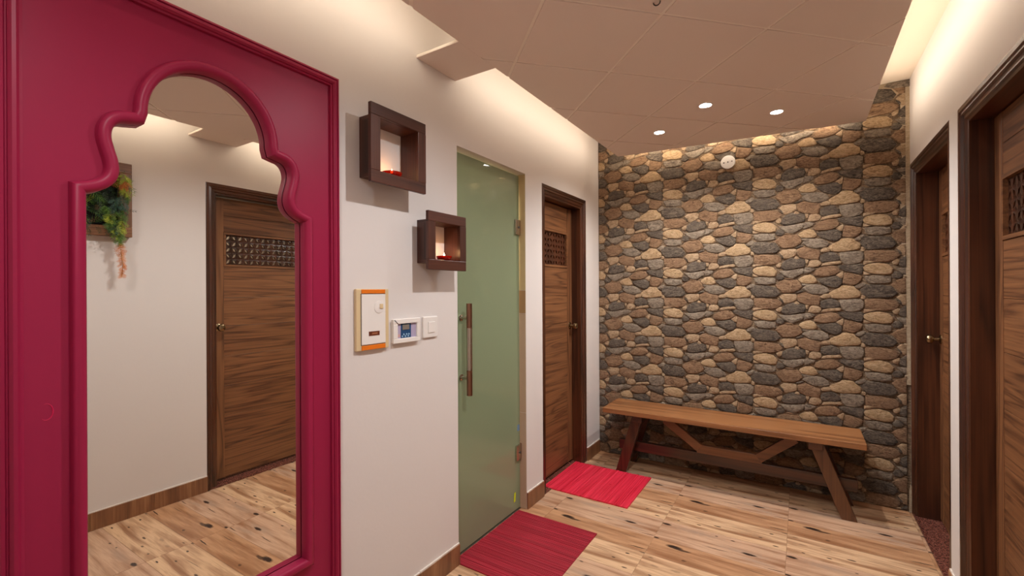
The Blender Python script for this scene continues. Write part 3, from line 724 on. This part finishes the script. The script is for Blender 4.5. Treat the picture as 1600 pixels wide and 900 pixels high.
kp = MB().box(A+.008, A+.011, a+.046, b-.050, c+.019, d-.020).build('keypad', M['navy'], e)
MB().box(A+.011, A+.0125, a+.054, b-.060, d-.046, d-.025).build('display', M['lcd'], kp)
for (u, v) in ((.052, .026), (.069, .026), (.060, .034), (.076, .034), (.089, .034), (.085, .026)):
    MB().lathe((A+.011, a+u+.002, c+v), (1, 0, 0), [(0, .0042), (.0012, .0038)], 10).build('key', M['icon'], kp)
MB().box(A+.010, A+.0103, a+.028, a+.042, c+.024, c+.036).build('pink_print', M['salmon'], e)
m = MB(); m.prism([(A+.0182, a+.004, d-.004), (A+.0182, a+.006, d-.002), (A+.0182, a+.025, d-.019), (A+.0182, a+.023, d-.021)], (.0006, 0, 0)); m.build('mitre_gap', M['black'], e)
e = empty('wall_switch', (A, 1.505, 1.111), 'small white rocker switch between the control panel and the glass door', 'switch')
MB().box(A, A+.010, 1.459, 1.551, 1.112, 1.206).build('plate', M['white'], e, bevel=.004)
MB().box(A+.010, A+.013, 1.487, 1.530, 1.134, 1.182).build('rocker', M['white'], e, bevel=.0012)
# blank round plate on the stone wall
e = empty('round_cover_plate', (-.431, D, 2.214), 'round white cover plate with three dark screw holes on the stone wall under the ceiling', 'cover plate')
MB().lathe((-.431, D-.002, 2.214), (0, -1, 0), [(0, .047), (.016, .047), (.018, .045), (.0185, .040)], 36).build('disc', M['white'], e, smooth=True)
for dx in (-.026, 0, .026): MB().lathe((-.431+dx, D-.0203, 2.214+dx*.1), (0, -1, 0), [(0, .0045), (.0006, .0045)], 10).build('screw_hole', M['dgrey'], e)

# ------------------------------------------------------------------ bench
bn = empty('bench', (-.467, 3.32, 0), 'long dark brown wooden trestle bench standing in front of the stone wall', 'bench')
ST = .458
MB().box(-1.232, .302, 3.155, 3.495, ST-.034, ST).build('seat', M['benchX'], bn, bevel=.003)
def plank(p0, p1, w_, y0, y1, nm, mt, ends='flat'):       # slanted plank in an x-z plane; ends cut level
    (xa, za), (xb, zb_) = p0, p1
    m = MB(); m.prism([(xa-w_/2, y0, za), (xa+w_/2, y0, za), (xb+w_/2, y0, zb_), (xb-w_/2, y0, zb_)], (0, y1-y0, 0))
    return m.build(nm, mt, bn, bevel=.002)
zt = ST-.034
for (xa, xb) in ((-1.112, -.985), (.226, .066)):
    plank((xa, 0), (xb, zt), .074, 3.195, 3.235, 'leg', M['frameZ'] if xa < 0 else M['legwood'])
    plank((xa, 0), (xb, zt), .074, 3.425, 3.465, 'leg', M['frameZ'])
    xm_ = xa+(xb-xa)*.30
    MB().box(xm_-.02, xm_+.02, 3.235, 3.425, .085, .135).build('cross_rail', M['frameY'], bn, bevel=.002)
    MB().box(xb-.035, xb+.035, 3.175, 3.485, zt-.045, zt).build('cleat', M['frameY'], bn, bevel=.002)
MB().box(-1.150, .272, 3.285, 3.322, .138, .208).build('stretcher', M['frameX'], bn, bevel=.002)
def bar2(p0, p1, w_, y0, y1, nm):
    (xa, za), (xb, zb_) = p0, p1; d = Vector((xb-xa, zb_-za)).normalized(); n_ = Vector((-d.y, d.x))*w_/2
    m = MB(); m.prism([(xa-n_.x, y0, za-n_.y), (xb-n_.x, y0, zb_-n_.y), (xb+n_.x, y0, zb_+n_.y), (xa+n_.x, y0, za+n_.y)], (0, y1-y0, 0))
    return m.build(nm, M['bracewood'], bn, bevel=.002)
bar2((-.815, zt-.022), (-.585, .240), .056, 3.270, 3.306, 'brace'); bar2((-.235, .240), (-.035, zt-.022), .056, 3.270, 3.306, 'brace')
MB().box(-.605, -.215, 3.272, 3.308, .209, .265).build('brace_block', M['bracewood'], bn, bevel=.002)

# ------------------------------------------------------------------ floor mats
def ribbed(name, x0, x1, y0, y1, axis, step, h, mt, label, seed, group='red floor mats'):
    rr = random.Random(seed); m = MB(); L0_, L1_ = (x0, x1) if axis == 'x' else (y0, y1)
    cuts = [L0_]
    while cuts[-1] < L1_-step*.6: cuts.append(min(L1_, cuts[-1]+step*rr.uniform(.55, 1.5)))
    cuts[-1] = L1_
    prof_ = [(L0_, 0)]
    for a_, b_ in zip(cuts[:-1], cuts[1:]):
        hh = h*rr.uniform(.72, 1.0); g_ = min(.0012, (b_-a_)*.2); prof_ += [(a_, h*.45), (a_+g_, hh), (b_-g_, hh)]
    prof_ += [(L1_, h*.45), (L1_, 0)]
    n_ = len(prof_)
    if axis == 'x': v0 = [(p, y0, q) for p, q in prof_]; v1 = [(p, y1, q) for p, q in prof_]
    else: v0 = [(x0, p, q) for p, q in prof_]; v1 = [(x1, p, q) for p, q in prof_]
    m.add(v0+v1, [(i, (i+1) % n_, n_+(i+1) % n_, n_+i) for i in range(n_)]+[tuple(range(n_)), tuple(range(n_, 2*n_))])
    return m.build(name, mt, label=label, cat='mat', group=group)
ribbed('door_mat', -1.432, -.935, 1.700, 2.306, 'y', .009, .006, M['mat_dark'], 'darker crimson woven mat on the floor in front of the green glass door', 5)
mt2 = empty('door_mat', (-1.17, 2.925, 0), 'brighter red ribbed mat on the floor in front of the left wooden door', 'mat', 'red floor mats')
r2 = ribbed('ribbed_sheet', -1.462, -.888, 2.668, 3.184, 'x', .017, .009, M['mat_red'], None, 9)
for kk in ('category', 'group'):
    if kk in r2: del r2[kk]
place(r2, WLOC[r2.name]-Vector((0, 0, 0)), mt2)
MB().lathe((-1.09, 2.93, .008), (0, 0, 1), [(0, .008), (.003, .006)], 12).build('nub', M['mat_red'], mt2)

# ------------------------------------------------------------------ planter on the right wall (seen in the mirror)
e = empty('wall_planter', (B, .825, 1.64), 'square wooden wall planter full of artificial foliage, seen in the mirror', 'planter')
PX = B-.045; y0, y1, z0, z1_ = .612, 1.033, 1.638, 2.062; bw = .058
for (a, b, c, d) in ((y0, y1, z1_-bw, z1_), (y0, y1, z0, z0+bw)): MB().box(PX, B, a, b, c, d).build('frame_rail', M['doorY'], e, bevel=.003)
for (a, b) in ((y0, y0+bw), (y1-bw, y1)): MB().box(PX, B, a, b, z0+bw, z1_-bw).build('frame_rail', M['doorZ'], e, bevel=.003)
MB().box(B-.012, B-.002, y0+bw, y1-bw, z0+bw, z1_-bw).build('backing', M['black'], e)
def leafm(nm, c, c2=None):
    t = NT(nm); rnd = t.noise(t.n('ShaderNodeNewGeometry').outputs['Position'], 30, 2)
    return t.P(col=t.mix(t.ramp(rnd, [(.35, (0,0,0,1)), (.65, (1,1,1,1))]), lin(c), lin(c2 or c)), rough=.5)
LF = [leafm('dark_leaf', (26, 48, 26), (40, 66, 34)), leafm('green_leaf', (58, 96, 34), (92, 128, 44)), leafm('lime_leaf', (150, 170, 40), (178, 190, 60)),
      leafm('bronze_leaf', (84, 56, 46), (112, 66, 44)), leafm('orange_leaf', (196, 108, 40), (214, 130, 50)), leafm('teal_leaf', (44, 74, 62), (60, 96, 80))]
def frond(m, p0, d, L, w_, mi, droop=.5, n=9, rr=random):
    p = Vector(p0); d = Vector(d).normalized(); st_ = L/n
    for k in range(n):
        d = (d+Vector((0, 0, -droop/n))).normalized(); q = p+d*st_
        side = d.cross(Vector((-1, rr.uniform(-.3, .3), .2))).normalized(); up = side.cross(d)
        ww = w_*math.sin(math.pi*(k+1)/(n+1.4))
        for s in (-1, 1):
            tip = q+side*s*ww+d*ww*.55+up*rr.uniform(-.3, .3)*ww; b0 = p+d*st_*.2; b1 = p+d*st_*.75; mid = (b0+tip)/2+up*.0015
            m.add([b0, mid+d*st_*.35*.5, tip, mid-d*st_*.35*.5+d*0], [(0, 1, 2, 3)], mi)
        m.add([p-side*.0007, p+side*.0007, q+side*.0005, q-side*.0005], [(0, 1, 2, 3)], mi)
        p = q
    return p
rr = random.Random(21)
fm = MB()
for k in range(230):
    y = rr.uniform(y0+.05, y1-.05); z = rr.uniform(z0+.05, z1_-.05)
    d = (-rr.uniform(.5, 1), rr.uniform(-1, 1)*.8, rr.uniform(-.8, .9))
    r_ = rr.random(); top = z > 1.93
    mi = 0 if r_ < .40 else 5 if r_ < .52 else 1 if r_ < .76 else 2 if r_ < .82 else 3
    if top and y > .9: mi = rr.choice([1, 2, 4, 1])
    frond(fm, (B-.015, y, z), d, rr.uniform(.06, .13), rr.uniform(.010, .024), mi, rr.uniform(.2, 1.2), 7, rr)
fm.build('foliage', LF, e, kind='stuff', fixn=False)
def hanging(y, ztop, zbot, cols, nm, sway=.0, dens=6):
    m = MB(); n_ = 40; pts = []
    for k in range(n_+1):
        t_ = k/n_; pts.append(Vector((PX-.035+.02*t_, y+sway*t_+.006*math.sin(t_*9), ztop+(zbot-ztop)*t_)))
    for k in range(n_):
        t_ = k/n_; mi = cols[min(len(cols)-1, int(t_*len(cols)))]
        for s in range(dens):
            a = rr.uniform(0, 6.28); d = Vector((math.cos(a)*.8, math.sin(a), -rr.uniform(.3, .9)))
            frond(m, pts[k], d, rr.uniform(.028, .050)*(1-.45*t_), .009, mi, .5, 4, rr)
        m.add([pts[k]+Vector((0, .001, 0)), pts[k]-Vector((0, .001, 0)), pts[k+1]-Vector((0, .001, 0)), pts[k+1]+Vector((0, .001, 0))], [(0, 1, 2, 3)], 1)
    m.build(nm, LF, e, fixn=False)
hanging(.972, 1.86, 1.405, [5, 1, 2, 1, 4, 4, 4], 'trailing_fern', .004, 5)
hanging(.90, 1.80, 1.63, [1, 2, 1, 2], 'trailing_fern', .05, 2)
hanging(.94, 1.84, 1.58, [5, 1, 5, 1], 'trailing_fern', .02, 2)
hanging(.985, 1.99, 1.84, [2, 4, 2, 1], 'trailing_fern', .02, 2)
